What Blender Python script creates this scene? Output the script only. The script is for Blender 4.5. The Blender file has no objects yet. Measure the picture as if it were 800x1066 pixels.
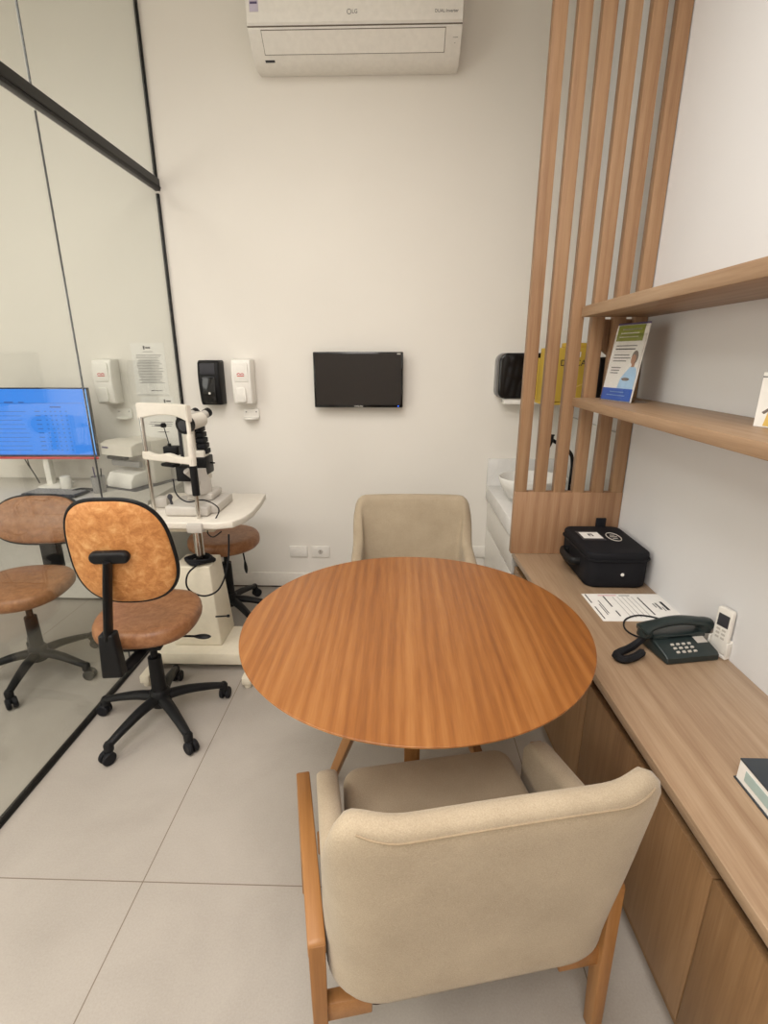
import bpy, bmesh, math, random
from mathutils import Vector, Matrix, Euler
random.seed(4)
PI = math.pi
R = math.radians
SC = bpy.context.scene
COL = SC.collection

# ------------------------------------------------------------------ materials
def lin(c):
    c = c / 255.0
    return c / 12.92 if c <= 0.04045 else ((c + 0.055) / 1.055) ** 2.4
def rgb(r, g, b):
    return (lin(r), lin(g), lin(b), 1.0)

def new_mat(name):
    m = bpy.data.materials.new(name); m.use_nodes = True
    nt = m.node_tree
    return m, nt, nt.nodes['Principled BSDF'], nt.nodes, nt.links

def texco(nt, scale=(1, 1, 1), rot=(0, 0, 0)):
    t = nt.nodes.new('ShaderNodeTexCoord'); mp = nt.nodes.new('ShaderNodeMapping')
    mp.inputs['Scale'].default_value = scale; mp.inputs['Rotation'].default_value = rot
    nt.links.new(t.outputs['Object'], mp.inputs['Vector'])
    return mp.outputs['Vector']

def noise(nt, vec, scale, detail=3, rough=0.5, dist=0.0):
    n = nt.nodes.new('ShaderNodeTexNoise')
    n.inputs['Scale'].default_value = scale; n.inputs['Detail'].default_value = detail
    n.inputs['Roughness'].default_value = rough; n.inputs['Distortion'].default_value = dist
    nt.links.new(vec, n.inputs['Vector'])
    return n.outputs['Fac']

def ramp(nt, fac, stops):
    r = nt.nodes.new('ShaderNodeValToRGB')
    el = r.color_ramp.elements
    el[0].position, el[0].color = stops[0]
    el[1].position, el[1].color = stops[-1]
    for p, c in stops[1:-1]:
        e = el.new(p); e.color = c
    nt.links.new(fac, r.inputs['Fac'])
    return r.outputs['Color']

def bump(nt, bsdf, h, strength=0.1, dist=0.01):
    b = nt.nodes.new('ShaderNodeBump')
    b.inputs['Strength'].default_value = strength; b.inputs['Distance'].default_value = dist
    nt.links.new(h, b.inputs['Height']); nt.links.new(b.outputs['Normal'], bsdf.inputs['Normal'])

def plain(name, c, rough=0.5, metal=0.0, coat=0.0, var=0.03, nscale=40):
    m, nt, b, N, L = new_mat(name)
    v = texco(nt)
    f = noise(nt, v, nscale, 3)
    lo = tuple(x * (1 - var) for x in c[:3]) + (1,)
    hi = tuple(min(1, x * (1 + var)) for x in c[:3]) + (1,)
    L.new(ramp(nt, f, [(0.3, lo), (0.7, hi)]), b.inputs['Base Color'])
    b.inputs['Roughness'].default_value = rough; b.inputs['Metallic'].default_value = metal
    b.inputs['Coat Weight'].default_value = coat
    return m

def wood(name, c_dark, c_mid, c_light, axis='y', rough=0.42, fine=1.0, big=1.0, cathedral=0.5, bmp=0.04, win=0.2, wsc=9.0):
    m, nt, b, N, L = new_mat(name)
    def sc(hi, lo):
        return {'x': (lo, hi, hi), 'y': (hi, lo, hi), 'z': (hi, hi, lo)}[axis]
    n1 = noise(nt, texco(nt, sc(5.0 * big, 0.5 * big)), 1.0, 3, 0.5, 0.3)       # slow tone
    n2 = noise(nt, texco(nt, sc(42.0 * fine, 1.3 * fine)), 1.0, 5, 0.62, 0.25)  # grain lines
    n3 = noise(nt, texco(nt, sc(210.0 * fine, 9.0 * fine)), 1.0, 2, 0.6)        # pores
    w = N.new('ShaderNodeTexWave'); w.wave_type = 'BANDS'; w.wave_profile = 'SIN'
    w.bands_direction = 'Y' if axis == 'x' else 'X'
    w.inputs['Scale'].default_value = wsc * big; w.inputs['Distortion'].default_value = 7.0
    w.inputs['Detail'].default_value = 2.0; w.inputs['Detail Scale'].default_value = 0.55
    w.inputs['Detail Roughness'].default_value = 0.5
    L.new(texco(nt, sc(1.0, 0.16)), w.inputs['Vector'])
    def mix(a, c, f):
        x = N.new('ShaderNodeMix'); x.data_type = 'FLOAT'; x.inputs[0].default_value = f
        L.new(a, x.inputs[2]); L.new(c, x.inputs[3]); return x.outputs[0]
    f = mix(mix(mix(n1, w.outputs['Fac'], cathedral * 0.5), n2, 0.45), n3, 0.22)
    L.new(ramp(nt, f, [(0.5 - win, c_dark), (0.5, c_mid), (0.5 + win, c_light)]), b.inputs['Base Color'])
    b.inputs['Roughness'].default_value = rough
    bump(nt, b, n3, bmp, 0.001)
    return m

def fabric(name, c1, c2):
    m, nt, b, N, L = new_mat(name)
    v = texco(nt)
    n1 = noise(nt, v, 9, 3); n2 = noise(nt, v, 420, 2, 0.7)
    mx = N.new('ShaderNodeMix'); mx.data_type = 'FLOAT'; mx.inputs[0].default_value = 0.6
    L.new(n1, mx.inputs[2]); L.new(n2, mx.inputs[3])
    L.new(ramp(nt, mx.outputs[0], [(0.3, c1), (0.7, c2)]), b.inputs['Base Color'])
    b.inputs['Roughness'].default_value = 0.95
    b.inputs['Sheen Weight'].default_value = 0.15
    b.inputs['Specular IOR Level'].default_value = 0.15
    bump(nt, b, n2, 0.35, 0.002)
    return m

def leather(name, c1, c2, c3, rough=0.5):
    m, nt, b, N, L = new_mat(name)
    v = texco(nt)
    n1 = noise(nt, v, 34, 8, 0.72, 0.5); n2 = noise(nt, v, 190, 3)
    L.new(ramp(nt, n1, [(0.3, c1), (0.5, c2), (0.72, c3)]), b.inputs['Base Color'])
    b.inputs['Roughness'].default_value = rough
    bump(nt, b, n2, 0.12, 0.003)
    return m

def emit(name, c, s):
    m, nt, b, N, L = new_mat(name)
    b.inputs['Base Color'].default_value = (0.02, 0.02, 0.02, 1)
    b.inputs['Emission Color'].default_value = c; b.inputs['Emission Strength'].default_value = s
    b.inputs['Roughness'].default_value = 0.3
    return m

def wall_paint(name, c):
    m, nt, b, N, L = new_mat(name)
    v = texco(nt)
    n1 = noise(nt, v, 1.3, 3); n2 = noise(nt, v, 140, 3)
    lo = tuple(x * 0.975 for x in c[:3]) + (1,)
    L.new(ramp(nt, n1, [(0.35, lo), (0.65, c)]), b.inputs['Base Color'])
    b.inputs['Roughness'].default_value = 0.85
    b.inputs['Specular IOR Level'].default_value = 0.2
    bump(nt, b, n2, 0.06, 0.003)
    return m

def tile_floor(name):
    m, nt, b, N, L = new_mat(name)
    tc = N.new('ShaderNodeTexCoord'); sep = N.new('ShaderNodeSeparateXYZ')
    L.new(tc.outputs['Object'], sep.inputs[0])
    def mth(op, a, v=None):
        n = N.new('ShaderNodeMath'); n.operation = op
        if hasattr(a, 'node'): L.new(a, n.inputs[0])
        else: n.inputs[0].default_value = a
        if v is not None:
            if hasattr(v, 'node'): L.new(v, n.inputs[1])
            else: n.inputs[1].default_value = v
        return n.outputs[0]
    def grout(o, off, pitch):
        t = mth('DIVIDE', mth('SUBTRACT', o, off), pitch)
        f = mth('FRACT', mth('ADD', t, 0.5))
        d = mth('MULTIPLY', mth('ABSOLUTE', mth('SUBTRACT', f, 0.5)), pitch)
        return mth('LESS_THAN', d, 0.0016)
    g = mth('MAXIMUM', grout(sep.outputs['X'], -0.727, 1.2), grout(sep.outputs['Y'], 1.047, 2.4))
    v = texco(nt)
    n1 = noise(nt, v, 2.2, 5, 0.6, 0.4); n2 = noise(nt, v, 190, 3, 0.7)
    mx0 = N.new('ShaderNodeMix'); mx0.data_type = 'FLOAT'; mx0.inputs[0].default_value = 0.35
    L.new(n1, mx0.inputs[2]); L.new(n2, mx0.inputs[3])
    base = ramp(nt, mx0.outputs[0], [(0.3, rgb(155, 147, 137)), (0.5, rgb(168, 160, 150)), (0.7, rgb(178, 170, 160))])
    mx = N.new('ShaderNodeMix'); mx.data_type = 'RGBA'
    L.new(g, mx.inputs[0]); L.new(base, mx.inputs[6]); mx.inputs[7].default_value = rgb(120, 108, 94)
    L.new(mx.outputs[2], b.inputs['Base Color'])
    b.inputs['Roughness'].default_value = 0.5
    bump(nt, b, n2, 0.03, 0.002)
    return m

def glass(name, tint, ior=1.45):
    m = bpy.data.materials.new(name); m.use_nodes = True
    nt = m.node_tree; N, L = nt.nodes, nt.links
    N.remove(N['Principled BSDF'])
    t = N.new('ShaderNodeBsdfTransparent'); t.inputs['Color'].default_value = tint
    g = N.new('ShaderNodeBsdfGlossy'); g.inputs['Roughness'].default_value = 0.0
    lw = N.new('ShaderNodeLayerWeight'); lw.inputs['Blend'].default_value = 0.5
    pw = N.new('ShaderNodeMath'); pw.operation = 'POWER'; pw.inputs[1].default_value = 4.0
    L.new(lw.outputs['Facing'], pw.inputs[0])
    f = N.new('ShaderNodeMath'); f.operation = 'MULTIPLY_ADD'; f.inputs[1].default_value = 0.85; f.inputs[2].default_value = 0.035
    L.new(pw.outputs[0], f.inputs[0])
    mx = N.new('ShaderNodeMixShader')
    L.new(f.outputs[0], mx.inputs[0]); L.new(t.outputs[0], mx.inputs[1]); L.new(g.outputs[0], mx.inputs[2])
    L.new(mx.outputs[0], N['Material Output'].inputs['Surface'])
    return m

def marble(name):
    m, nt, b, N, L = new_mat(name)
    v = texco(nt)
    n1 = noise(nt, v, 5, 6, 0.7, 2.5)
    L.new(ramp(nt, n1, [(0.25, rgb(216, 214, 210)), (0.5, rgb(224, 222, 218)), (0.75, rgb(230, 228, 224))]), b.inputs['Base Color'])
    b.inputs['Roughness'].default_value = 0.25
    return m

M = {}
M['wall'] = wall_paint('wall_paint', rgb(236, 231, 222))
M['wall_r'] = wall_paint('wall_paint_cool_light', rgb(230, 229, 229))  # same paint, with the right wall's cooler light put into its colour
M['ceil'] = wall_paint('ceiling_paint', rgb(242, 240, 235))
M['floor'] = tile_floor('porcelain_tile')
M['white_trim'] = plain('white_trim', rgb(226, 220, 210), 0.5)
M['table'] = wood('honey_veneer', rgb(120, 70, 31), rgb(145, 90, 42), rgb(164, 110, 59), 'y', 0.36, 1.0, 0.9, 0.42, 0.04, 0.15, 12.0)
M['table_edge'] = wood('honey_veneer_edge', rgb(178, 120, 66), rgb(204, 148, 90), rgb(218, 166, 108), 'x', 0.45)
M['slat'] = wood('oak_slat', rgb(139, 103, 73), rgb(160, 124, 91), rgb(173, 139, 105), 'z', 0.5, 1.0, 1.0, 0.35, 0.04, 0.15)
M['panel'] = wood('oak_panel', rgb(141, 103, 74), rgb(162, 124, 92), rgb(174, 139, 107), 'z', 0.5, 0.9, 0.7, 0.45, 0.04, 0.15)
M['counter'] = wood('oak_worktop', rgb(148, 119, 93), rgb(169, 142, 114), rgb(184, 159, 133), 'y', 0.34, 1.0, 0.7, 0.3, 0.04, 0.14)
M['door'] = wood('oak_door', rgb(123, 91, 60), rgb(144, 110, 75), rgb(160, 126, 90), 'z', 0.45, 0.9, 0.7, 0.3, 0.04, 0.15)
M['shelf'] = wood('oak_shelf', rgb(136, 106, 78), rgb(156, 126, 97), rgb(170, 142, 113), 'y', 0.45, 1.0, 0.8, 0.3, 0.04, 0.14)
M['leg'] = wood('chair_oak', rgb(130, 86, 43), rgb(156, 108, 60), rgb(175, 128, 78), 'z', 0.42, 1.0, 1.0, 0.2)
M['rail_wood'] = wood('chair_oak_rail', rgb(130, 86, 43), rgb(156, 108, 60), rgb(175, 128, 78), 'y', 0.42, 1.0, 1.0, 0.2)
M['fabric'] = fabric('beige_linen', rgb(156, 140, 117), rgb(184, 168, 144))
M['piping'] = fabric('beige_piping', rgb(142, 124, 99), rgb(167, 148, 122))
M['tan'] = leather('tan_leather', rgb(163, 100, 48), rgb(198, 134, 75), rgb(226, 175, 116), 0.5)
M['brown'] = leather('brown_leather', rgb(124, 80, 48), rgb(150, 102, 66), rgb(172, 124, 86), 0.42)
M['black'] = plain('black_plastic', rgb(24, 24, 25), 0.45)
M['rubber'] = plain('black_rubber', rgb(26, 26, 29), 0.6)
M['gloss_black'] = plain('glossy_black', rgb(14, 14, 15), 0.12)
M['dgrey'] = plain('dark_grey_plastic', rgb(62, 62, 66), 0.4)
M['metal_black'] = plain('black_aluminium', rgb(16, 15, 14), 0.4)
M['chrome'] = plain('chrome', rgb(206, 202, 196), 0.18, 1.0)
M['white'] = plain('white_plastic', rgb(238, 234, 226), 0.35)
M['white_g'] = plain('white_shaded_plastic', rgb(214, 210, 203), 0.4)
M['cream'] = plain('cream_enamel', rgb(222, 213, 192), 0.4)
M['ivory'] = plain('ivory_plastic', rgb(224, 217, 204), 0.4)
M['lgrey'] = plain('light_grey_plastic', rgb(196, 190, 181), 0.4)
M['mgrey'] = plain('mid_grey_plastic', rgb(150, 148, 146), 0.4)
M['seam'] = plain('dark_seam', rgb(118, 108, 96), 0.7)
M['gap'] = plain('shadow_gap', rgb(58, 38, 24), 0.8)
M['paper'] = plain('white_paper', rgb(240, 237, 231), 0.8)
M['ink'] = plain('grey_ink', rgb(128, 126, 124), 0.8)
M['ink_dark'] = plain('dark_ink', rgb(52, 50, 52), 0.8)
M['ink_light'] = plain('light_ink', rgb(190, 187, 183), 0.8)
M['red'] = plain('red_print', rgb(204, 60, 66), 0.6)
M['pink'] = plain('pink_print', rgb(222, 170, 176), 0.7)
M['purple'] = plain('purple_print', rgb(88, 76, 110), 0.6)
M['lilac'] = plain('lilac_print', rgb(200, 192, 208), 0.6)
M['green'] = plain('green_print', rgb(132, 140, 60), 0.5)
M['blue'] = plain('blue_print', rgb(52, 92, 176), 0.5)
M['sky_blue'] = plain('pale_blue_print', rgb(164, 196, 224), 0.5)
M['skin'] = plain('skin_print', rgb(170, 128, 104), 0.6)
M['hair'] = plain('grey_hair_print', rgb(120, 108, 100), 0.6)
M['yellow'] = plain('yellow_card', rgb(208, 174, 66), 0.7, 0, 0, 0.06, 8)
M['yellow_dress'] = plain('yellow_print', rgb(226, 190, 104), 0.6)
M['teal'] = plain('teal_print', rgb(172, 192, 188), 0.6)
M['cover'] = plain('slate_cover', rgb(56, 62, 68), 0.4)
M['case'] = plain('black_nylon', rgb(24, 24, 28), 0.75, 0, 0, 0.12, 300)
M['phone'] = plain('charcoal_green_plastic', rgb(36, 46, 46), 0.32)
M['screen_off'] = plain('dark_screen', rgb(46, 41, 38), 0.22)
M['marble'] = marble('pale_stone')
M['porcelain'] = plain('porcelain', rgb(238, 236, 230), 0.15)
M['screen_on'] = emit('lit_screen', rgb(30, 142, 255), 0.98)
M['screen_line'] = emit('screen_text', rgb(18, 84, 176), 0.8)
M['screen_pale'] = emit('screen_edge', rgb(120, 190, 255), 0.95)
M['led'] = emit('blue_led', rgb(50, 110, 255), 3.0)
M['glass'] = glass('clear_glass', (0.93, 0.945, 0.93, 1))
M['acrylic'] = glass('clear_acrylic', (0.95, 0.95, 0.95, 1))
M['lens'] = plain('coated_lens', rgb(70, 90, 150), 0.08)
M['dark_brown'] = plain('dark_brown_wood', rgb(96, 66, 44), 0.6)

for k_ in ('black', 'rubber', 'metal_black', 'case', 'dgrey', 'screen_off'):
    M[k_].node_tree.nodes['Principled BSDF'].inputs['Specular IOR Level'].default_value = 0.22

# ------------------------------------------------------------------ mesh builder
def catmull(pts, n=8, closed=False):
    P = [Vector(p) for p in pts]; out = []
    m = len(P)
    for i in range(m if closed else m - 1):
        if closed:
            a, b, c, d = P[(i - 1) % m], P[i], P[(i + 1) % m], P[(i + 2) % m]
        else:
            b, c = P[i], P[i + 1]
            a = P[i - 1] if i else b * 2 - c
            d = P[i + 2] if i + 2 < m else c * 2 - b
        for k in range(n):
            t = k / n
            out.append(0.5 * ((2 * b) + (c - a) * t + (2 * a - 5 * b + 4 * c - d) * t * t + (3 * b - a - 3 * c + d) * t ** 3))
    if not closed: out.append(P[-1])
    return out

class MB:
    def __init__(s): s.bm = bmesh.new()
    def _merge(s, b, mi, mat):
        for f in b.faces: f.material_index = mi
        if mat is not None: bmesh.ops.transform(b, matrix=mat, verts=b.verts)
        me = bpy.data.meshes.new('tmp'); b.to_mesh(me); b.free()
        s.bm.from_mesh(me); bpy.data.meshes.remove(me)
        return s
    def box(s, x0, x1, y0, y1, z0, z1, bev=0.0, seg=2, mi=0, mat=None):
        b = bmesh.new()
        bmesh.ops.create_cube(b, size=1)
        for v in b.verts:
            v.co = Vector((x0 + (v.co.x + .5) * (x1 - x0), y0 + (v.co.y + .5) * (y1 - y0), z0 + (v.co.z + .5) * (z1 - z0)))
        if bev: bmesh.ops.bevel(b, geom=b.edges[:], offset=bev, segments=seg, profile=0.5, affect='EDGES')
        return s._merge(b, mi, mat)
    def taper(s, c0, h0, c1, h1, bev=0.0, seg=2, mi=0, mat=None):
        """box between a lower rectangle (centre c0, half sizes h0) and an upper one"""
        b = bmesh.new()
        vs = []
        for c, h in ((c0, h0), (c1, h1)):
            for sx, sy in ((-1, -1), (1, -1), (1, 1), (-1, 1)):
                vs.append(b.verts.new((c[0] + sx * h[0], c[1] + sy * h[1], c[2])))
        b.faces.new(vs[3::-1]); b.faces.new(vs[4:])
        for i in range(4): b.faces.new((vs[i], vs[(i + 1) % 4], vs[4 + (i + 1) % 4], vs[4 + i]))
        if bev: bmesh.ops.bevel(b, geom=b.edges[:], offset=bev, segments=seg, profile=0.5, affect='EDGES')
        return s._merge(b, mi, mat)
    def prism(s, poly, axis, a0, a1, bev=0.0, seg=2, mi=0, mat=None):
        """extrude a 2D outline along an axis: x:(y,z) y:(x,z) z:(x,y)"""
        b = bmesh.new()
        def P(p, a):
            return {'x': (a, p[0], p[1]), 'y': (p[0], a, p[1]), 'z': (p[0], p[1], a)}[axis]
        A = [b.verts.new(P(p, a0)) for p in poly]; B = [b.verts.new(P(p, a1)) for p in poly]
        b.faces.new(A); b.faces.new(B[::-1])
        n = len(poly)
        for i in range(n): b.faces.new((A[i], B[i], B[(i + 1) % n], A[(i + 1) % n]))
        bmesh.ops.recalc_face_normals(b, faces=b.faces[:])
        if bev:
            caps = [e for e in b.edges if any(len(f.verts) == n for f in e.link_faces)] if n > 4 else b.edges[:]
            bmesh.ops.bevel(b, geom=caps, offset=bev, segments=seg, profile=0.5, affect='EDGES')
        return s._merge(b, mi, mat)
    def tube(s, pts, r, n=10, mi=0, mat=None, closed=False, flat=1.0):
        P = [Vector(p) for p in pts]; m = len(P)
        rr = r if isinstance(r, (list, tuple)) else [r] * m
        b = bmesh.new(); rings = []
        up = None
        for i in range(m):
            if closed: t = P[(i + 1) % m] - P[i - 1]
            else: t = (P[min(i + 1, m - 1)] - P[max(i - 1, 0)])
            t.normalize()
            if up is None:
                up = Vector((0, 0, 1)) if abs(t.z) < 0.9 else Vector((1, 0, 0))
            u = (up - t * up.dot(t)).normalized(); w = t.cross(u); up = u
            rings.append([b.verts.new(P[i] + (u * math.cos(2 * PI * k / n) * flat + w * math.sin(2 * PI * k / n)) * rr[i]) for k in range(n)])
        for i in range(m if closed else m - 1):
            a, c = rings[i], rings[(i + 1) % m]
            for k in range(n): b.faces.new((a[k], a[(k + 1) % n], c[(k + 1) % n], c[k]))
        if not closed:
            b.faces.new(rings[0][::-1]); b.faces.new(rings[-1])
        return s._merge(b, mi, mat)
    def cyl(s, p0, p1, r0, r1=None, n=24, mi=0, mat=None):
        return s.tube([p0, p1], [r0, r0 if r1 is None else r1], n, mi, mat)
    def lathe(s, prof, n=40, c=(0, 0, 0), mi=0, mat=None, sx=1.0, sy=1.0, expo=2.0):
        b = bmesh.new(); rings = []
        for r, z in prof:
            ring = []
            for k in range(n):
                a = 2 * PI * k / n; ca, sa = math.cos(a), math.sin(a)
                q = 2.0 / expo
                x = math.copysign(abs(ca) ** q, ca); y = math.copysign(abs(sa) ** q, sa)
                ring.append(b.verts.new((c[0] + r * x * sx, c[1] + r * y * sy, c[2] + z)))
            rings.append(ring)
        for i in range(len(rings) - 1):
            for k in range(n): b.faces.new((rings[i][k], rings[i][(k + 1) % n], rings[i + 1][(k + 1) % n], rings[i + 1][k]))
        b.faces.new(rings[0][::-1]); b.faces.new(rings[-1])
        bmesh.ops.recalc_face_normals(b, faces=b.faces[:])
        return s._merge(b, mi, mat)
    def grid(s, fn, nu, nv, mi=0, mat=None):
        b = bmesh.new()
        V = [[b.verts.new(fn(i / nu, j / nv)) for j in range(nv + 1)] for i in range(nu + 1)]
        for i in range(nu):
            for j in range(nv): b.faces.new((V[i][j], V[i + 1][j], V[i + 1][j + 1], V[i][j + 1]))
        return s._merge(b, mi, mat)
    def text(s, txt, size, mat, mi=0, ext=0.0004):
        cu = bpy.data.curves.new('t', 'FONT'); cu.body = txt; cu.size = size; cu.extrude = ext
        cu.align_x = 'CENTER'; cu.align_y = 'CENTER'; cu.resolution_u = 3
        o = bpy.data.objects.new('t', cu); COL.objects.link(o)
        dg = bpy.context.evaluated_depsgraph_get(); dg.update()
        me = bpy.data.meshes.new_from_object(o.evaluated_get(dg))
        b = bmesh.new(); b.from_mesh(me)
        bpy.data.objects.remove(o); bpy.data.meshes.remove(me); bpy.data.curves.remove(cu)
        return s._merge(b, mi, mat)
    def build(s, name, mats, parent=None, loc=(0, 0, 0), rot=(0, 0, 0), ang=40, sub=0, solid=0.0):
        me = bpy.data.meshes.new(name)
        bmesh.ops.recalc_face_normals(s.bm, faces=s.bm.faces[:]) if solid == 0 else None
        s.bm.to_mesh(me); s.bm.free()
        for p in me.polygons: p.use_smooth = True
        try: me.set_sharp_from_angle(angle=R(ang))
        except Exception: pass
        for m in (mats if isinstance(mats, (list, tuple)) else [mats]): me.materials.append(m)
        o = bpy.data.objects.new(name, me); COL.objects.link(o)
        o.location = loc; o.rotation_euler = rot
        if parent: o.parent = parent
        if solid:
            md = o.modifiers.new('solid', 'SOLIDIFY'); md.thickness = solid; md.offset = 0
        if sub:
            md = o.modifiers.new('sub', 'SUBSURF'); md.levels = sub; md.render_levels = sub
        return o

def rrect(x0, x1, y0, y1, r, n=6):
    """rounded rectangle outline; r one radius or (bl, br, tr, tl)"""
    rs = r if isinstance(r, (list, tuple)) else (r,) * 4
    out = []
    for (cx, cy, sx, sy, a0), q in zip(((x0, y0, 1, 1, PI), (x1, y0, -1, 1, 1.5 * PI), (x1, y1, -1, -1, 0), (x0, y1, 1, -1, .5 * PI)), rs):
        c = (cx + sx * q, cy + sy * q)
        for k in range(n + 1):
            a = a0 + k / n * PI / 2
            out.append((c[0] + q * math.cos(a), c[1] + q * math.sin(a)))
    return out

def thing(name, label, cat, loc=(0, 0, 0), rz=0.0, group=None):
    o = bpy.data.objects.new(name, None); COL.objects.link(o)
    o.empty_display_size = 0.05
    o.location = loc; o.rotation_euler = (0, 0, rz)
    o['label'] = label; o['category'] = cat
    if group: o['group'] = group
    return o
def tag(o, label, cat, group=None):
    o['label'] = label; o['category'] = cat
    if group: o['group'] = group
    return o
def struct(o):
    o['kind'] = 'structure'; return o
def dup(o, parent=None):
    c = o.copy(); COL.objects.link(c); c.parent = parent
    for ch in list(o.children): dup(ch, c)
    return c
def T(x, y, z): return Matrix.Translation((x, y, z))
def Rm(a, ax): return Matrix.Rotation(R(a), 4, ax)

# ------------------------------------------------------------------ the room
XR, YB, XL, YF, ZC = 1.015, 3.0, -3.3, -2.4, 3.35
GX = -1.28                      # plane of the glass partition
mb = MB(); mb.box(XL - .1, XR + .1, YF - .1, YB + .1, -0.1, 0); struct(mb.build('floor', M['floor']))
mb = MB(); mb.box(XL - .1, XR + .1, YF - .1, YB + .1, ZC, ZC + .1); struct(mb.build('ceiling', M['ceil']))
mb = MB(); mb.box(XL - .1, XR + .1, YB, YB + .1, 0, ZC); struct(mb.build('wall_back', M['wall']))
mb = MB(); mb.box(XR, XR + .1, YF, YB, 0, ZC); struct(mb.build('wall_right', M['wall_r']))
mb = MB(); mb.box(XL - .1, XL, YF, YB, 0, ZC); struct(mb.build('wall_left', M['wall']))
mb = MB(); mb.box(XL - .1, XR + .1, YF - .1, YF, 0, ZC); struct(mb.build('wall_front', M['wall']))
mb = MB(); mb.prism([(YB, .012), (YB - .014, .012), (YB - .014, .095), (YB - .009, .102), (YB, .102)], 'x', GX + .03, .54)
mb.box(GX + .03, .54, YB - .006, YB, 0, .012, mi=1)
struct(mb.build('baseboard_back', [M['white_trim'], M['gap']]))
mb = MB(); mb.box(XL, GX - .03, YB - .014, YB, 0.0, .10, .004); struct(mb.build('baseboard_left', M['white_trim']))

# unseen window frame added on the far left wall, around the fill light
mb = MB()
for y0, y1, z0, z1 in ((-1.56, -1.5, .69, 2.31), (.5, .56, .69, 2.31), (-1.5, .5, .69, .75), (-1.5, .5, 2.25, 2.31)): mb.box(XL + .001, XL + .05, y0, y1, z0, z1, .004)
struct(mb.build('added_window_frame', M['white_trim']))

# ------------------------------------------------------------------ glass partition
gp = thing('glass_partition', 'frameless glass partition in black aluminium channels along the left side', 'partition', (GX, 1.0, 0))
JY = 2.056
def pane(y0, y1, z0, z1):
    MB().box(-.004, .004, y0 - 1.0, y1 - 1.0, z0, z1).build('glass_pane', M['glass'], gp)
pane(JY + .004, YB - .015, .02, 2.28); pane(YF + .02, JY - .004, .02, 2.28)
pane(JY + .004, YB - .015, 2.34, ZC - .01); pane(YF + .02, JY - .004, 2.34, ZC - .01)
MB().box(-.013, .013, YF - 1 + .005, YB - 1 - .003, 0.0, .014, .002).build('floor_track', M['metal_black'], gp)
r_ = MB(); r_.box(-.015, .015, YF - 1 + .005, YB - 1 - .003, 2.288, 2.345, .003); r_.box(-.018, .018, YF - 1 + .005, YB - 1 - .003, 2.30, 2.306)
r_.build('header_rail', M['metal_black'], gp)
MB().box(-.008, .008, YB - 1 - .018, YB - 1 - .003, .02, 2.275, .002).build('corner_channel', M['metal_black'], gp)
MB().box(-.008, .008, YB - 1 - .018, YB - 1 - .003, 2.345, ZC - .002, .002).build('corner_channel', M['metal_black'], gp)
MB().box(-.003, .003, JY - 1 - .002, JY - 1 + .002, .02, 2.275).build('joint_seal', M['dgrey'], gp)
MB().box(-.003, .003, JY - 1 - .002, JY - 1 + .002, 2.345, ZC - .01).build('joint_seal', M['dgrey'], gp)

# ------------------------------------------------------------------ sideboard run, worktop, slatted screen, shelves
CZ = .57
doors = [(.127, .727, 'low oak cabinet beside the near armchair, the run\'s closest to the viewer'),
         (.727, 1.327, 'low oak cabinet under the worktop where the telephone stands'),
         (1.327, 1.927, 'low oak cabinet under the worktop where the printed sheet lies'),
         (1.927, 2.235, 'narrow oak cabinet at the far end below the slatted screen')]
for y0, y1, lab in doors:
    yc = (y0 + y1) / 2
    t = thing('cabinet', lab, 'cabinet', (.563 + (2.24 - yc) * .0316, yc, 0), R(1.81), 'low oak cabinets along the right wall')
    h = (y1 - y0) / 2
    c = MB(); c.box(.022, XR - .635, -h + .001, h - .001, .09, CZ - .032); c.box(.04, XR - .635, -h + .001, h - .001, 0, .09)
    c.build('carcass', M['door'], t)
    MB().box(.001, .02, -h + .0015, h - .0015, .075, CZ - .078, .0015).build('door', M['door'], t)
    MB().box(.03, .042, -h + .001, h - .001, 0.0, .07).build('plinth', M['door'], t)
    MB().box(.0185, .0235, -h + .001, h - .001, CZ - .077, CZ - .0425).build('finger_gap_shade', M['gap'], t)  # dark strip painting the shade in the groove under the worktop lip
w = MB(); w.prism([(.548 + 3.14 * .0316, -.9), (XR - .001, -.9), (XR - .001, 2.24), (.548, 2.24)], 'z', CZ - .028, CZ, .003)
w = w.build('worktop', M['counter']); tag(w, 'long oak worktop on the low cabinets along the right wall', 'worktop')

SY0, SY1 = 2.20, 2.238
sc_ = thing('slatted_screen', 'tall oak slatted screen standing on the far end of the worktop', 'screen', (.775, SY0, CZ))
MB().box(.533 - .775, XR - .002 - .775, 0, .038, 0.0005, .298, .0015).build('base_panel', M['panel'], sc_)
PITCH = (XR - .004 - .05 - .533) / 5
for k in range(6):
    x0 = .533 + k * PITCH - .775
    MB().box(x0, x0 + .05, 0, .038, .298, ZC - CZ - .002, .0012).build('slat', M['slat'], sc_)

def shelf(z0, z1, lab):
    s = MB().prism(rrect(.742, XR - .001, z0, z1, (.003, .0005, .0005, .003), 2), 'y', -.6, SY0 - .001)
    tag(s.build('wall_shelf', M['shelf']), lab, 'shelf', 'oak wall shelves')
shelf(1.605, 1.645, 'upper oak wall shelf, seen from below, bare')
shelf(1.25, 1.285, 'lower oak wall shelf holding the leaflet stand')
# angled wooden bracket between the shelves just behind the screen
b_ = MB(); b_.prism([(.80, 1.60), (XR - .002, 1.60), (XR - .002, 1.44), (.91, 1.44), (.80, 1.52)], 'y', SY1 + .003, SY1 + .03, .001)
b_ = b_.build('wall_bracket', M['slat']); tag(b_, 'oak board with a slanted lower edge behind the slats on the right wall', 'bracket')

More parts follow.
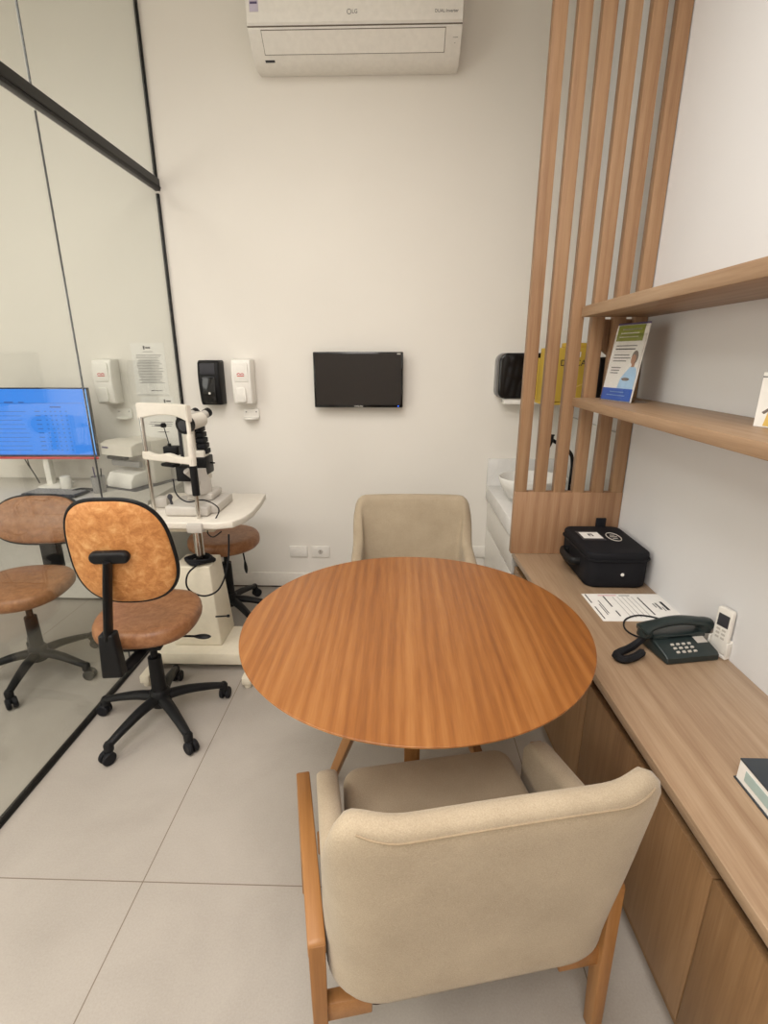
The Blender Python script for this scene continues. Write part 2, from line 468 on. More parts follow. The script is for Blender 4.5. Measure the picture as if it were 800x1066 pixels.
# ------------------------------------------------------------------ washing corner behind the screen
vy0, vy1 = 2.27, YB - .003
t = thing('vanity_cabinet', 'white vanity cabinet behind the slatted screen', 'cabinet', (.56, 2.63, 0))
MB().box(.02, XR - .003 - .56, vy0 - 2.63, vy1 - 2.63, .0, .618).build('body', M['white_g'], t)
MB().box(0, .019, vy0 - 2.63, vy1 - 2.63, .02, .43, .002).build('door', M['white'], t)
MB().box(0, .019, vy0 - 2.63, vy1 - 2.63, .437, .598, .002).build('drawer', M['white'], t)
v = MB(); v.box(.545, XR - .002, vy0, vy1, .62, .70, .003); v.box(.545, XR - .002, vy1 - .02, vy1, .70, .865, .002)
v.box(XR - .022, XR - .002, vy0, vy1 - .02, .70, 1.12, .002)
tag(v.build('vanity_worktop', M['marble']), 'pale stone vanity top with splashback behind the screen', 'worktop')
ba = MB()
prof = [(.03, .742), (.09, .745), (.15, .775), (.185, .83), (.20, .872), (.196, .878), (.188, .872), (.172, .83), (.14, .785), (.08, .762), (.001, .758)]
ba.lathe(prof, 48, (.725, 2.64, -.0405), sx=.9, sy=.8)
tag(ba.build('wash_basin', M['porcelain'], ang=60), 'white oval vessel basin on the pale vanity top', 'basin')
fa = thing('faucet', 'tall black gooseneck tap beside the white basin', 'tap', (.935, 2.66, .70))
path = catmull([(0, 0, .001), (0, 0, .14), (0, 0, .20), (-.012, 0, .255), (-.05, 0, .29), (-.125, 0, .335)], 8)
MB().tube(path, .0095, 12).build('spout', M['black'], fa)
MB().lathe([(.022, .0005), (.022, .012), (.012, .016)], 20).build('base_ring', M['black'], fa)
n_ = MB(); n_.tube([(-.128, 0, .355), (-.131, 0, .33), (-.14, 0, .29)], [.015, .019, .012], 14); n_.box(-.16, -.11, -.006, .006, .353, .361, .002)
n_.build('nozzle', M['black'], fa)
tv = MB(); tv.tube([(0, -.012, .09), (-.004, -.05, .10)], .005, 8); tv.build('handle', M['black'], fa)

t = thing('towel_dispenser', 'black paper towel dispenser on the back wall beside the screen', 'dispenser', (.70, YB - .001, 1.35))
d_ = MB(); d_.prism(rrect(-.142, .142, -.125, .122, .045, 8), 'y', -.11, -.045, .012, 3); d_.build('cover', M['gloss_black'], t)
d_ = MB(); d_.prism(rrect(-.148, .146, -.125, .122, .045, 8), 'y', -.045, 0); d_.build('back_plate', M['mgrey'], t)
MB().box(-.10, .10, -.095, -.02, -.155, -.124, .004).build('paper', M['paper'], t)
MB().prism(rrect(-.012, .012, -.045, .01, .011, 5), 'y', -.114, -.110).build('viewing_slot', M['mgrey'], t)

t = thing('sharps_box', 'yellow cardboard sharps box hanging behind the slats', 'box', (.885, 2.76, 1.225))
x_ = MB(); x_.box(-.118, .118, -.06, .09, .0, .27, .003); x_.build('carton', M['yellow'], t)
x_ = MB(); x_.box(-.02, .09, -.02, .06, .27, .295, .003); x_.build('lid_flap', M['yellow'], t)
MB().text('DESCAR', .043, T(.024, -.0612, .195) @ Rm(90, 'X')).build('print', M['ink_dark'], t)
MB().box(.0, .045, -.0615, -.0602, .225, .25).build('white_patch', M['paper'], t)
x_ = MB(); x_.prism([(-.02, .05), (.075, .09), (.075, .097), (-.02, .057)], 'y', -.0615, -.0602); x_.build('printed_band', M['yellow_dress'], t)
x_ = MB(); x_.box(-.124, -.1185, -.065, .09, -.015, .22, .002); x_.box(-.128, .122, -.065, .09, -.015, -.003, .002); x_.box(-.02, .0, .09, .238, .05, .10, .002); x_.box(-.128, .118, .0905, .095, -.015, .22, .002)
x_.build('holder', M['yellow'], t)
t = thing('wall_dispenser', 'narrow black dispenser on the right wall behind the screen', 'dispenser', (XR - .001, 2.45, 1.34))
d_ = MB(); d_.prism(rrect(-.06, .06, -.11, .11, .02, 5), 'x', -.10, 0, .01, 2); d_.build('cover', M['black'], t)
MB().prism(rrect(-.012, .012, -.03, -.006, .008, 4), 'x', -.104, -.1).build('sensor', M['lgrey'], t)

# ------------------------------------------------------------------ air conditioner
ac = thing('air_conditioner', 'white split air conditioner high on the back wall', 'air conditioner', (-.21, YB - .001, 2.772))
W2 = .486
f_ = [(0, .31), (-.19, .31), (-.215, .295), (-.222, .24), (-.221, .112), (-.212, .10), (-.21, .092), (-.138, .022), (-.07, .0), (0, .008)]
a = MB(); a.prism(f_, 'x', -W2, W2, .006, 3); a.build('casing', M['white'], ac, ang=30)
# front flap and its seams follow the sloping lower face
def slope(y0, z0, y1, z1, xa, xb, th, mi=0, out=.002):
    nx = Vector((0, y1 - y0, z1 - z0)).normalized(); nn = Vector((0, nx.z, -nx.y))
    if nn.y > 0: nn = -nn
    bm_ = MB()
    return nx, nn
def strip(mbx, a0, a1, xa, xb, lift0, lift1, mi=0):
    """slab on the line a0-a1 in (y,z), spanning xa..xb"""
    d = Vector((a1[0] - a0[0], a1[1] - a0[1])).normalized(); n = Vector((d.y, -d.x))
    if n.x > 0: n = -n
    poly = [(a0[0] + n.x * lift0, a0[1] + n.y * lift0), (a1[0] + n.x * lift0, a1[1] + n.y * lift0),
            (a1[0] + n.x * lift1, a1[1] + n.y * lift1), (a0[0] + n.x * lift1, a0[1] + n.y * lift1)]
    mbx.prism(poly, 'x', xa, xb, mi=mi)
fl = MB()
strip(fl, (-.2095, .0915), (-.1445, .0283), -W2 + .06, W2 - .075, .001, .0022, 1)
strip(fl, (-.2075, .0896), (-.1465, .0303), -W2 + .0625, W2 - .0775, .001, .0042, 0)
fl.build('air_flap', [M['white'], M['seam']], ac)
MB().box(-W2 + .002, W2 - .002, -.2195, -.212, .0985, .1005).build('front_seam', M['seam'], ac)
lg = MB(); lg.text('LG', .021, T(.003, -.2226, .145) @ Rm(90, 'X')); lg.tube([(-.022 + .009 * math.cos(k * PI / 8), -.2226, .145 + .009 * math.sin(k * PI / 8)) for k in range(16)], .0012, 6, closed=True)
lg.build('logo', M['ink'], ac)
MB().text('DUAL Inverter', .017, T(W2 - .075, -.2226, .142) @ Rm(90, 'X')).build('lettering', M['ink'], ac)
st = MB(); st.box(-W2 + .018, -W2 + .058, -.2232, -.2222, .15, .27); st.box(-W2 + .025, -W2 + .05, -.2238, -.223, .2, .27, mi=1); st.box(-W2 + .022, -W2 + .054, -.2238, -.223, .178, .186, mi=1)
st.build('energy_label', [M['lilac'], M['purple']], ac)
st = MB(); strip(st, (-.125, .0180), (-.113, .0140), -W2 + .055, -W2 + .10, .0005, .0012); st.build('badge', M['dgrey'], ac)
st = MB(); st.text('Plus', .014, T(W2 - .03, -.1835, .066) @ Rm(90 - 42, 'X')); st.text('9', .014, T(W2 - .03, -.1695, .0525) @ Rm(90 - 42, 'X')); st.build('model_mark', M['ink'], ac)

# ------------------------------------------------------------------ monitor on the back wall
mo = thing('wall_monitor', 'black flat monitor mounted on the back wall, switched off', 'monitor', (-.227, YB - .001, 1.325))
MB().box(-.254, .254, -.07, -.035, -.153, .153, .005).build('bezel', M['gloss_black'], mo)
MB().box(-.10, .10, -.036, -.0, -.08, .08, .004).build('wall_mount', M['black'], mo)
MB().box(-.243, .243, -.0706, -.069, -.138, .143).build('screen', M['screen_off'], mo)
MB().text('SAMSUNG', .011, T(0, -.0706, -.1455) @ Rm(90, 'X')).build('logo', M['white'], mo)
MB().box(.219, .239, -.0712, -.0705, .139, .145).build('badge', M['lgrey'], mo)
MB().lathe([(.0035, 0), (.003, .002), (.001, .0025)], 12, mat=T(.228, -.070, -.1445) @ Rm(90, 'X')).build('power_light', M['led'], mo)

# ------------------------------------------------------------------ soap dispensers
def soap(loc, lab, grp):
    t = thing('soap_dispenser', lab, 'dispenser', loc, 0, grp)
    side = [(0, .125), (-.07, .125), (-.088, .118), (-.097, .10), (-.104, .02), (-.10, -.05), (-.088, -.118), (-.08, -.125), (0, -.125)]
    a = MB(); a.prism(side, 'x', -.056, .056, .010, 3)
    a.build('body', M['white'], t, ang=35)
    p = MB(); p.prism(rrect(-.042, .042, .0, .105, .012, 5), 'y', -.107, -.09, .003, 2); p.build('refill_cover', M['white'], t)
    p = MB(); p.prism(rrect(-.032, .022, -.112, -.03, .010, 5), 'y', -.107, -.085, .004, 2); p.build('push_bar', M['white'], t)
    l = MB(); l.box(-.02, .02, -.108, -.107, .031, .036, .0004)
    l.tube([(-.02, -.1076, .042), (-.01, -.1076, .048), (0, -.1076, .042), (.01, -.1076, .047), (.02, -.1076, .042)], .0022, 6)
    l.build('red_logo', M['red'], t)
    return t
def drip(loc, lab, grp):
    t = thing('drip_tray', lab, 'drip tray', loc, 0, grp)
    p = MB(); p.prism(rrect(-.045, .045, -.028, .03, .008, 4), 'y', -.012, 0, .002, 2); p.build('back_plate', M['white'], t)
    poly = [(-.044, -.012)] + [(.044 * math.cos(PI + k * PI / 12), -.012 - .05 * math.sin(k * PI / 12)) for k in range(1, 12)] + [(.044, -.012)]
    p = MB(); p.prism(poly, 'z', -.03, -.018, .002, 2); p.build('cup', M['white'], t)
    for x in (-.03, .03): MB().lathe([(.004, 0), (.004, .002), (.002, .003)], 10, mat=T(x, -.012, .012) @ Rm(90, 'X')).build('screw', M['mgrey'], t)
    return t
soap((-.888, YB - .001, 1.315), 'white soap dispenser right of the black dispenser on the back wall', 'white soap dispensers')
drip((-.87, YB - .001, 1.128), 'white drip tray under the soap dispenser nearest the monitor', 'white drip trays')
soap((-1.685, YB - .001, 1.315), 'white soap dispenser seen through the glass beside the pinned notices', 'white soap dispensers')
drip((-1.635, YB - .001, 1.128), 'white drip tray seen through the glass, under the soap dispenser', 'white drip trays')
t = thing('hand_dispenser', 'black hand sanitiser dispenser on the back wall by the glass partition', 'dispenser', (-1.073, YB - .001, 1.308))
side = [(0, .125), (-.08, .125), (-.095, .112), (-.105, .05), (-.105, .0), (-.092, -.10), (-.08, -.122), (0, -.125)]
MB().prism(side, 'x', -.062, .062, .012, 3).build('body', M['black'], t, ang=35)
p = MB(); p.prism(rrect(-.045, .04, .045, .108, .006, 3), 'y', -.105, -.096, .002); p.build('window', M['dgrey'], t)
p = MB(); p.prism(rrect(-.04, .036, -.112, .035, .01, 3), 'y', -.1075, -.09, .003); p.build('push_cover', M['gloss_black'], t)
p = MB(); p.lathe([(.007, 0), (.006, .003)], 12, mat=T(0, -.1075, -.055) @ Rm(90, 'X')); p.build('sensor', M['white'], t)
# ------------------------------------------------------------------ notices on the wall behind the glass
def notice(x0, z1, lab, rows, logo_x, grp='printed notices'):
    w, h = .196, .295
    t = MB(); t.box(0, w, -.0012, 0, -h, 0)
    y = -.0018
    t.box(logo_x - .012, logo_x - .002, y, -.001, -.036, -.016, mi=2); t.box(logo_x + .002, logo_x + .03, y, -.001, -.031, -.022, mi=2)
    for a, b, z, th in rows: t.box(a * w, b * w, y, -.001, -z * h - th, -z * h, mi=1)
    o = t.build('wall_notice', [M['paper'], M['ink'], M['ink_dark']], None, (x0, YB - .0005, z1))
    tag(o, lab, 'notice', grp)
    return o
rows = [(.35, .65, .16, .003)]
random.seed(8)
z = .22
while z < .78:
    a = random.uniform(.12, .2); b = random.uniform(.75, .9)
    rows.append((a, b, z, .0028)); z += .028
rows += [(.45, .8, .90, .004), (.02, .98, .985, .002)]
n1 = notice(-1.548, 1.528, 'white printed notice seen through the glass, pinned above another sheet', rows, .085)
rows2 = [(.2, .9, .5, .004), (.15, .88, .54, .004), (.22, .85, .58, .004), (.4, .75, .7, .005), (.1, .9, .16, .003), (.12, .8, .2, .003)]
n2 = notice(-1.53, 1.226, 'white printed notice behind the slit lamp, below another sheet', rows2, .15)
n2.location.y = YB - .0006

# ------------------------------------------------------------------ sockets and switches
def plate(x, z, lab, socket):
    t = thing('wall_plate', lab, 'wall plate', (x, YB - .0005, z), 0, 'white wall plates')
    MB().prism(rrect(-.058, .058, -.037, .037, .005, 4), 'y', -.009, 0, .002).build('cover', M['white'], t)
    if socket:
        s = MB(); s.prism([(.017 * math.cos(k * PI / 3), .017 * math.sin(k * PI / 3)) for k in range(6)], 'y', -.0105, -.009)
        for q in (-.008, 0, .008): s.lathe([(.0022, 0), (.0022, .0015)], 8, mat=T(0, -.0105, q) @ Rm(90, 'X'), mi=1)
        s.build('socket', [M['lgrey'], M['gap']], t)
    else:
        MB().box(-.055, .055, -.0098, -.0088, -.0345, .0345, .0004).build('blank_insert', M['white'], t)
plate(-.635, .252, 'blank white wall plate low on the wall behind the stool', False)
plate(-.492, .252, 'white wall plate with one socket, next to a blank plate', True)
plate(.512, .262, 'blank white wall plate between the far armchair and the vanity', False)

# ------------------------------------------------------------------ round table
TC = (.05, 1.238); TR = .470
t = thing('round_table', 'round honey-coloured wooden table between the two armchairs', 'table', (TC[0], TC[1], 0))
tt = MB(); tt.lathe([(TR - .03, .730), (TR - .004, .7435), (TR - .001, .7455), (TR, .7475)], 128)
tt.lathe([(TR, .7475), (TR - .0005, .7494), (TR - .0015, .75)], 128, mi=1)
bmesh.ops.remove_doubles(tt.bm, verts=tt.bm.verts[:], dist=1e-6)
tt.build('tabletop', [M['table_edge'], M['table']], t, ang=20)
for a in (147, 33, 268):
    d = Vector((math.cos(R(a)), math.sin(R(a)), 0)); e = Vector((-d.y, d.x, 0))
    fr = .335 if a != 268 else .15
    l = MB(); m4 = Matrix(((d.x, e.x, 0, 0), (d.y, e.y, 0, 0), (0, 0, 1, 0), (0, 0, 0, 1)))
    l.taper((fr, 0, 0), (.014, .016, 0), (.055, 0, .722), (.022, .026, 0), .004, 2, mat=m4)
    l.build('leg', M['leg'], t)
MB().lathe([(.11, .712), (.13, .716), (.13, .7295)], 32).build('top_mount', M['leg'], t)

# ------------------------------------------------------------------ armchairs
def armchair(loc, rz, lab):
    t = thing('armchair', lab, 'armchair', loc, rz, 'beige armchairs at the round table')
    # one upholstered shell: low sides that wrap round the rear corners and rise into the back
    AX, AY, CR = .262, -.238, .078
    arm_len = .128 - (AY + CR); arc = CR * PI / 2; half = AX - CR
    tot = 2 * (arm_len + arc + half)
    def base_pt(q):
        d = q * tot; m = tot / 2; sg = -1 if d < m else 1
        d = min(d, tot - d)
        if d < arm_len: p = (AX, .128 - d); w = 0.0
        elif d < arm_len + arc:
            a = (d - arm_len) / CR; p = (AX - CR + CR * math.cos(a), AY + CR - CR * math.sin(a)); w = a / (PI / 2)
        else: p = (half - (d - arm_len - arc), AY); w = 1.0
        u = min(d / arm_len, 1.0)
        return sg * p[0], p[1], w, u
    def shell(q, v):
        x, y, w, u = base_pt(q)
        w = max(0, min(1, (w - .12) / .80)); w = w * w * (3 - 2 * w)
        za = .535 + .06 * u - .05 * max(0, .16 - u) ** 2 / .0256
        zt = za * (1 - w) + .815 * w
        zb = .315 + .02 * (1 - u)
        if w >= 1: zt += -.004 * (x / .19) ** 2
        z = zb + (zt - zb) * v
        k = max(0, (z - .36) / .45)
        c = max(0, min(1, (abs(x) - .125) / .06)) ** 2 * w * k ** 2          # wings curl forward at the top corners
        return Vector((x * (1 + .31 * k * w), y - .07 * k ** 1.1 * w + .026 * c, z + .005 * c))
    b = MB(); b.grid(shell, 44, 9)
    bk_ = b.build('backrest', M['fabric'], t, sub=1, solid=.05, ang=180)
    pts = []
    for k in range(33):
        q = .5 + (k / 32 - .5) * 1.96 * half / tot
        p = shell(q, 1.0); pts.append((p.x * 1.0, p.y - .0245, p.z - .014))
    MB().tube(pts, .0020, 6).build('piping', M['piping'], bk_)
    # seat cushion
    st = MB(); st.prism(rrect(-.222, .222, -.20, .18, (.05, .05, .045, .045), 6), 'z', .335, .455, .026, 4)
    st.build('seat', M['fabric'], t, ang=60)
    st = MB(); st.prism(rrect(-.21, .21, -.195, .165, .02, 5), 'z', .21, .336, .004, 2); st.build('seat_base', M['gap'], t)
    for sx in (-1, 1):
        xo = sx * .302
        l = MB(); l.taper((xo, -.20, 0), (.013, .016, 0), (xo, -.182, .425), (.016, .024, 0), .004); l.build('leg', M['leg'], t)
        l = MB(); l.taper((xo * 1.09, .215, 0), (.012, .014, 0), (xo * 1.06, .18, .405), (.016, .023, 0), .004); l.build('leg', M['leg'], t)
        l = MB(); l.prism(rrect(-.205, .205, .395, .432, (.006, .006, .01, .01), 3), 'x', -.017, .017, .004, 2, mat=T(xo * 1.03, 0, 0) @ Rm(-sx * 2.6, 'Z'))
        l.build('side_rail', M['rail_wood'], t)
        # short blocks joining rail and seat
    for sx in (-1, 1):
        for y, z in ((-.185, .20), (.15, .22)):
            xs = sorted((sx * .20, sx * .292))
            MB().box(xs[0], xs[1], y - .014, y + .014, z, z + .05, .003).build('bracket', M['rail_wood'], t)
    return t
armchair((.116, .892, 0), R(11.3), 'beige upholstered armchair in the foreground with its back to the viewer')
armchair((.078, 2.055, 0), R(181), 'beige upholstered armchair behind the round table, facing the viewer')

# ------------------------------------------------------------------ swivel chairs
def star_base(t, angs, rad=.252, hub_h=.30, column=(.02, .40), casters=True, mat='black'):
    h = MB(); h.lathe([(.036, .075), (.042, .09), (.04, .14), (.032, .15)], 24); h.build('hub', M[mat], t)
    c = MB(); c.lathe([(.029, .15), (.026, hub_h)], 20); c.build('column_cover', M[mat], t)
    c = MB(); c.lathe([(.014, hub_h), (.014, column[1])], 16); c.build('gas_column', M['black'], t)
    for a in angs:
        m4 = Rm(a, 'Z')
        l = MB()
        pts = catmull([(.025, 0, .112), (.10, 0, .108), (.18, 0, .092), (rad, 0, .072)], 6)
        n = len(pts)
        l.tube(pts, [.026 - .010 * i / (n - 1) for i in range(n)], 12, mat=m4, flat=.8)
        l.lathe([(.017, .05), (.018, .075), (.012, .085)], 14, (rad, 0, 0), mat=m4)
        lg_ = l.build('leg', M[mat], t)
        if casters:
            w = MB(); swiv = random.uniform(-70, 70)
            mm = m4 @ T(rad, 0, 0) @ Rm(swiv, 'Z')
            for s in (-1, 1):
                w.lathe([(.006, -.009), (.022, -.009), (.0255, -.005), (.0255, .004), (.021, .009), (.006, .009)], 22, mat=mm @ T(.012, s * .0125, .0257) @ Rm(90, 'X'))
            w.cyl((.012, -.02, .0257), (.012, .02, .0257), .005, n=10, mat=mm)
            w.box(-.012, .022, -.004, .004, .03, .055, .002, mat=mm)
            w.build('caster', M['rubber'], lg_)
def seat_pad(t, hw, hd, z0, z1, yoff=0, mat='brown', expo=2.5):
    s = MB(); h = z1 - z0
    prof = [(.80, z0), (.93, z0 + .008), (.985, z0 + .02), (1.0, z0 + h * .45), (.99, z0 + h * .72), (.95, z0 + h * .9), (.85, z1 - .003), (.6, z1 + .001), (.3, z1 - .003), (.02, z1 - .004)]
    s.lathe(prof, 56, (0, yoff, 0), sx=hw, sy=hd, expo=expo)
    s.build('seat', M[mat], t, ang=75)
def lever(t, p0, p1, p2):
    l = MB(); l.cyl(p0, p1, .0045, n=10); l.build('lever_rod', M['black'], t)
    l = MB(); l.tube(catmull([p1, tuple((a + b) / 2 for a, b in zip(p1, p2)), p2], 4), [.007, .009, .012, .014, .015, .015, .013, .010, .004], 12, flat=.6); l.build('lever_paddle', M['black'], t)
def back_pad(t, hw, h, c, tilt, yaw=0, shell='tan', front='brown', taper=.88, thick=.04):
    """rounded backrest; local front is +y"""
    m4 = T(*c) @ Rm(yaw, 'Z') @ Rm(tilt, 'X')
    def outline(k, n, grow=0.0):
        a = 2 * PI * k / n; ca, sa = math.cos(a), math.sin(a); q = 2 / 2.9
        x = math.copysign(abs(ca) ** q, ca) * (hw + grow); z = math.copysign(abs(sa) ** q, sa) * (h / 2 + grow)
        x *= 1 + (taper - 1) * (z / h + .5)
        return x, z
    n = 64
    def disc(y_of, grow, nm, m_):
        mbx = MB(); b = bmesh.new(); rings = []
        for rad, y in y_of:
            rings.append([b.verts.new((outline(k, n, grow)[0] * rad, y + .03 * (outline(k, n)[0] / hw) ** 2 * rad * rad, outline(k, n, grow)[1] * rad)) for k in range(n)])
        for i in range(len(rings) - 1):
            for k in range(n): b.faces.new((rings[i][k], rings[i][(k + 1) % n], rings[i + 1][(k + 1) % n], rings[i + 1][k]))
        b.faces.new(rings[0]); b.faces.new(rings[-1][::-1])
        mbx._merge(b, 0, m4)
        return mbx.build(nm, m_, t, ang=50)
    disc([(.02, -.016), (.6, -.016), (.93, -.014), (.985, -.008), (.985, 0)], 0, 'back_cover', M[shell])
    disc([(.985, 0), (.985, .010), (.96, .022), (.85, .030), (.5, .030), (.02, .028)], 0, 'back_cushion', M[front])
    rim = MB(); pts = []
    for k in range(n):
        x, z = outline(k, n); pts.append(m4 @ Vector((x, .0 + .03 * (x / hw) ** 2, z)))
    rim.tube(pts, .0075, 8, closed=True); rim.build('edge_trim', M['black'], t)

random.seed(11)
ch = thing('task_chair', 'tan leather task chair with high back, in front of the glass partition', 'office chair', (-.972, 1.725, 0), R(6))
star_base(ch, [-112 - 6, -44 - 6, 32 - 6, 101 - 6, 175 - 6])
seat_pad(ch, .190, .195, .43, .508, .015)
MB().box(-.07, .07, -.10, .08, .385, .413, .006).build('seat_plate', M['black'], ch)
lever(ch, (.05, .0, .392), (.17, -.01, .39), (.235, -.015, .388))
j = MB(); j.taper((-.046, -.225, .375), (.036, .026, 0), (-.040, -.235, .55), (.026, .024, 0), .009, 3); j.build('back_housing', M['black'], ch)
j = MB(); j.tube(catmull([(0, -.06, .385), (-.02, -.15, .375), (-.05, -.21, .37)], 6), .024, 12, flat=.55); j.build('seat_bar', M['black'], ch)
j = MB(); j.tube(catmull([(-.040, -.236, .53), (-.028, -.242, .60), (-.004, -.258, .72), (.02, -.272, .83)], 8), .027, 14, flat=.45); j.build('back_bar', M['black'], ch)
back_pad(ch, .180, .385, (.040, -.235, .84), 10, -2, 'tan', 'brown', .86)
j = MB(); j.prism(rrect(-.062, .062, -.021, .021, .02, 6), 'y', -.03, -.0, .010, 3, mat=T(.024, -.25, .84) @ Rm(10, 'X')); j.build('mount_pad', M['black'], ch)

ch = thing('task_chair', 'brown leather task chair behind the glass, pulled up by the blue screen', 'office chair', (-1.70, 2.03, 0), R(184))
star_base(ch, [a - 184 for a in (-10, 62, 134, 206, 278)])
seat_pad(ch, .205, .21, .42, .49, .02)
MB().box(-.07, .07, -.10, .08, .39, .418, .006).build('seat_plate', M['black'], ch)
j = MB(); j.box(-.045, .045, -.265, -.225, .44, .66, .008); j.build('back_bar', M['black'], ch)
j = MB(); j.tube(catmull([(0, -.08, .40), (0, -.17, .39), (0, -.235, .44)], 6), .026, 12, flat=.55); j.build('seat_bar', M['black'], ch)
back_pad(ch, .215, .235, (.0, -.225, .70), 14, 0, 'brown', 'brown', .9)

ch = thing('stool', 'round brown leather swivel stool behind the slit lamp table', 'stool', (-.965, 2.60, 0), R(0))
star_base(ch, [2, 74, 146, 218, -44], rad=.26, hub_h=.34)
seat_pad(ch, .194, .194, .435, .512, 0, 'brown', 2.0)
MB().box(-.06, .06, -.06, .06, .41, .434, .006).build('seat_plate', M['black'], ch)
lever(ch, (.12, -.06, .42), (.125, -.06, .375), (.13, -.06, .30))

# ------------------------------------------------------------------ instrument table
it = thing('instrument_table', 'cream instrument table on a wide pedestal, holding the slit lamp', 'table', (-.96, 2.2, 0))
o = MB(); poly = [(-1.235, 2.085), (-.80, 2.075), (-.735, 2.10), (-.70, 2.17), (-.688, 2.27), (-.692, 2.42), (-.705, 2.57), (-.735, 2.585), (-1.235, 2.585)]
poly = [(x + .96, y - 2.2) for x, y in poly]
o.prism(poly, 'z', .718, .75, .006, 3); o.build('tabletop', M['ivory'], it)
o = MB(); o.box(-.22, .13, -.08, .2, .69, .717, .004); o.build('top_frame', M['cream'], it)
o = MB(); o.taper((-.012, .03, .095), (.118, .10, 0), (-.012, .035, .505), (.088, .08, 0), .008, 3); o.build('pedestal', M['cream'], it)
o = MB(); o.cyl((.02, .0, .50), (.02, .0, .69), .022, n=24); o.build('lift_post', M['chrome'], it)
o = MB(); o.box(-.20, .27, -.14, .125, .035, .095, .006); o.build('base', M['cream'], it)
for x in (-.19, .28):
    o = MB(); o.box(x - .022, x + .022, -.275, .2, .02, .06, .006); o.build('foot', M['cream'], it)
    for y in (-.25, .175):
        o = MB(); o.lathe([(.016, .0), (.018, .004), (.014, .02)], 14, (x, y, 0)); o.build('foot_pad', M['cream'], it)
o = MB(); o.cyl((.1, -.095, .27), (.16, -.095, .275), .004, n=8); o.lathe([(.007, 0), (.007, .012)], 10, mat=T(.155, -.095, .275) @ Rm(90, 'Y')); o.build('height_lever', M['black'], it)
# coiled cord resting on the pedestal, and a loop hanging from it
cc = MB()
pts = []
for k in range(90):
    a = k * 2 * PI / 22; rr = .058 + .008 * math.sin(k * .9)
    pts.append((-.965 + .022 + rr * 1.05 * math.cos(a), 2.2 + rr * .8 * math.sin(a), .513 + .006 * (k / 22)))
cc.tube(pts, .0055, 8)
loop = catmull([(-.925, 2.16, .525), (-.945, 2.07, .515), (-.955, 2.05, .475), (-.945, 2.045, .44), (-.91, 2.045, .415), (-.865, 2.045, .41), (-.815, 2.045, .435), (-.78, 2.045, .49), (-.755, 2.05, .57), (-.748, 2.06, .64), (-.745, 2.068, .70)], 8)
cc.tube(loop, .004, 8)
tag(cc.build('power_cord', M['rubber']), 'black cord coiled on the cream pedestal and looping below the tabletop', 'cord')

# ------------------------------------------------------------------ slit lamp
sl = thing('slit_lamp', 'slit lamp microscope with chin rest on the cream instrument table', 'slit lamp', (-1.0, 2.3, .75))
def L(p): return (p[0] + 1.0, p[1] - 2.3, p[2] - .75)
PL, PR = Vector((-1.158, 2.25, 0)), Vector((-.898, 2.135, 0))
def post(P, z0, z1, r, nm, m_, par=sl):
    MB().cyl(L((P.x, P.y, z0)), L((P.x, P.y, z1)), r, n=16).build(nm, m_, par)
post(PL, .752, 1.21, .0095, 'frame_post', M['chrome']); post(PR, .72, 1.00, .0095, 'frame_post', M['chrome'])
post(PR, .86, .995, .0165, 'post_grip', M['black']); post(PR, .98, 1.13, .0155, 'post_sleeve', M['ivory']); post(PR, 1.12, 1.25, .009, 'frame_upright', M['ivory'])
o = MB()
def bar(P0, P1, zlo, zhi, bow, th, nm, m_):
    mbx = MB(); d = (P1 - P0); dn = d.normalized(); nn = Vector((-dn.y, dn.x, 0)); b = bmesh.new(); rings = []
    n = 14
    for k in range(n + 1):
        u = k / n; p = P0 + d * u + nn * bow * math.sin(PI * u)
        zl = zlo(u); zh = zhi(u)
        q = nn * th / 2
        rings.append([b.verts.new(L((p.x - q.x, p.y - q.y, zl))), b.verts.new(L((p.x + q.x, p.y + q.y, zl))), b.verts.new(L((p.x + q.x, p.y + q.y, zh))), b.verts.new(L((p.x - q.x, p.y - q.y, zh)))])
    for k in range(n):
        for i in range(4): b.faces.new((rings[k][i], rings[k][(i + 1) % 4], rings[k + 1][(i + 1) % 4], rings[k + 1][i]))
    b.faces.new(rings[0]); b.faces.new(rings[-1])
    bmesh.ops.recalc_face_normals(b, faces=b.faces[:])
    bmesh.ops.bevel(b, geom=[e for e in b.edges if e.calc_face_angle(0) > .9], offset=.004, segments=2, affect='EDGES')
    mbx._merge(b, 0, None)
    return mbx.build(nm, m_, sl)
ex = (PR - PL).normalized() * .012
bar(PL - ex, PR + ex, lambda u: 1.205 - .035 * (1 - abs(2 * u - 1)) * 0 - .022 * abs(2 * u - 1) ** 2, lambda u: 1.255, .03, .028, 'forehead_band', M['ivory'])
bar(PL - ex, PR + ex, lambda u: 1.0, lambda u: 1.032 + .006 * math.cos(4 * PI * u) , .0, .03, 'chin_bar', M['ivory'])
bar(PL.lerp(PR, .38), PL.lerp(PR, .66), lambda u: .98, lambda u: .994, -.0, .045, 'chin_cup', M['black'])
post(PL.lerp(PR, .98) + Vector((0, -.0, 0)), .722, .752, .017, 'post_clamp', M['ivory'])
# clamp bar at the table's front edge
o = MB(); o.box(*(L((-.93, 0, 0))[0], L((-.86, 0, 0))[0], L((0, 2.06, 0))[1], L((0, 2.15, 0))[1], -.045, -.002), .006); o.build('edge_clamp', M['lgrey'], sl)
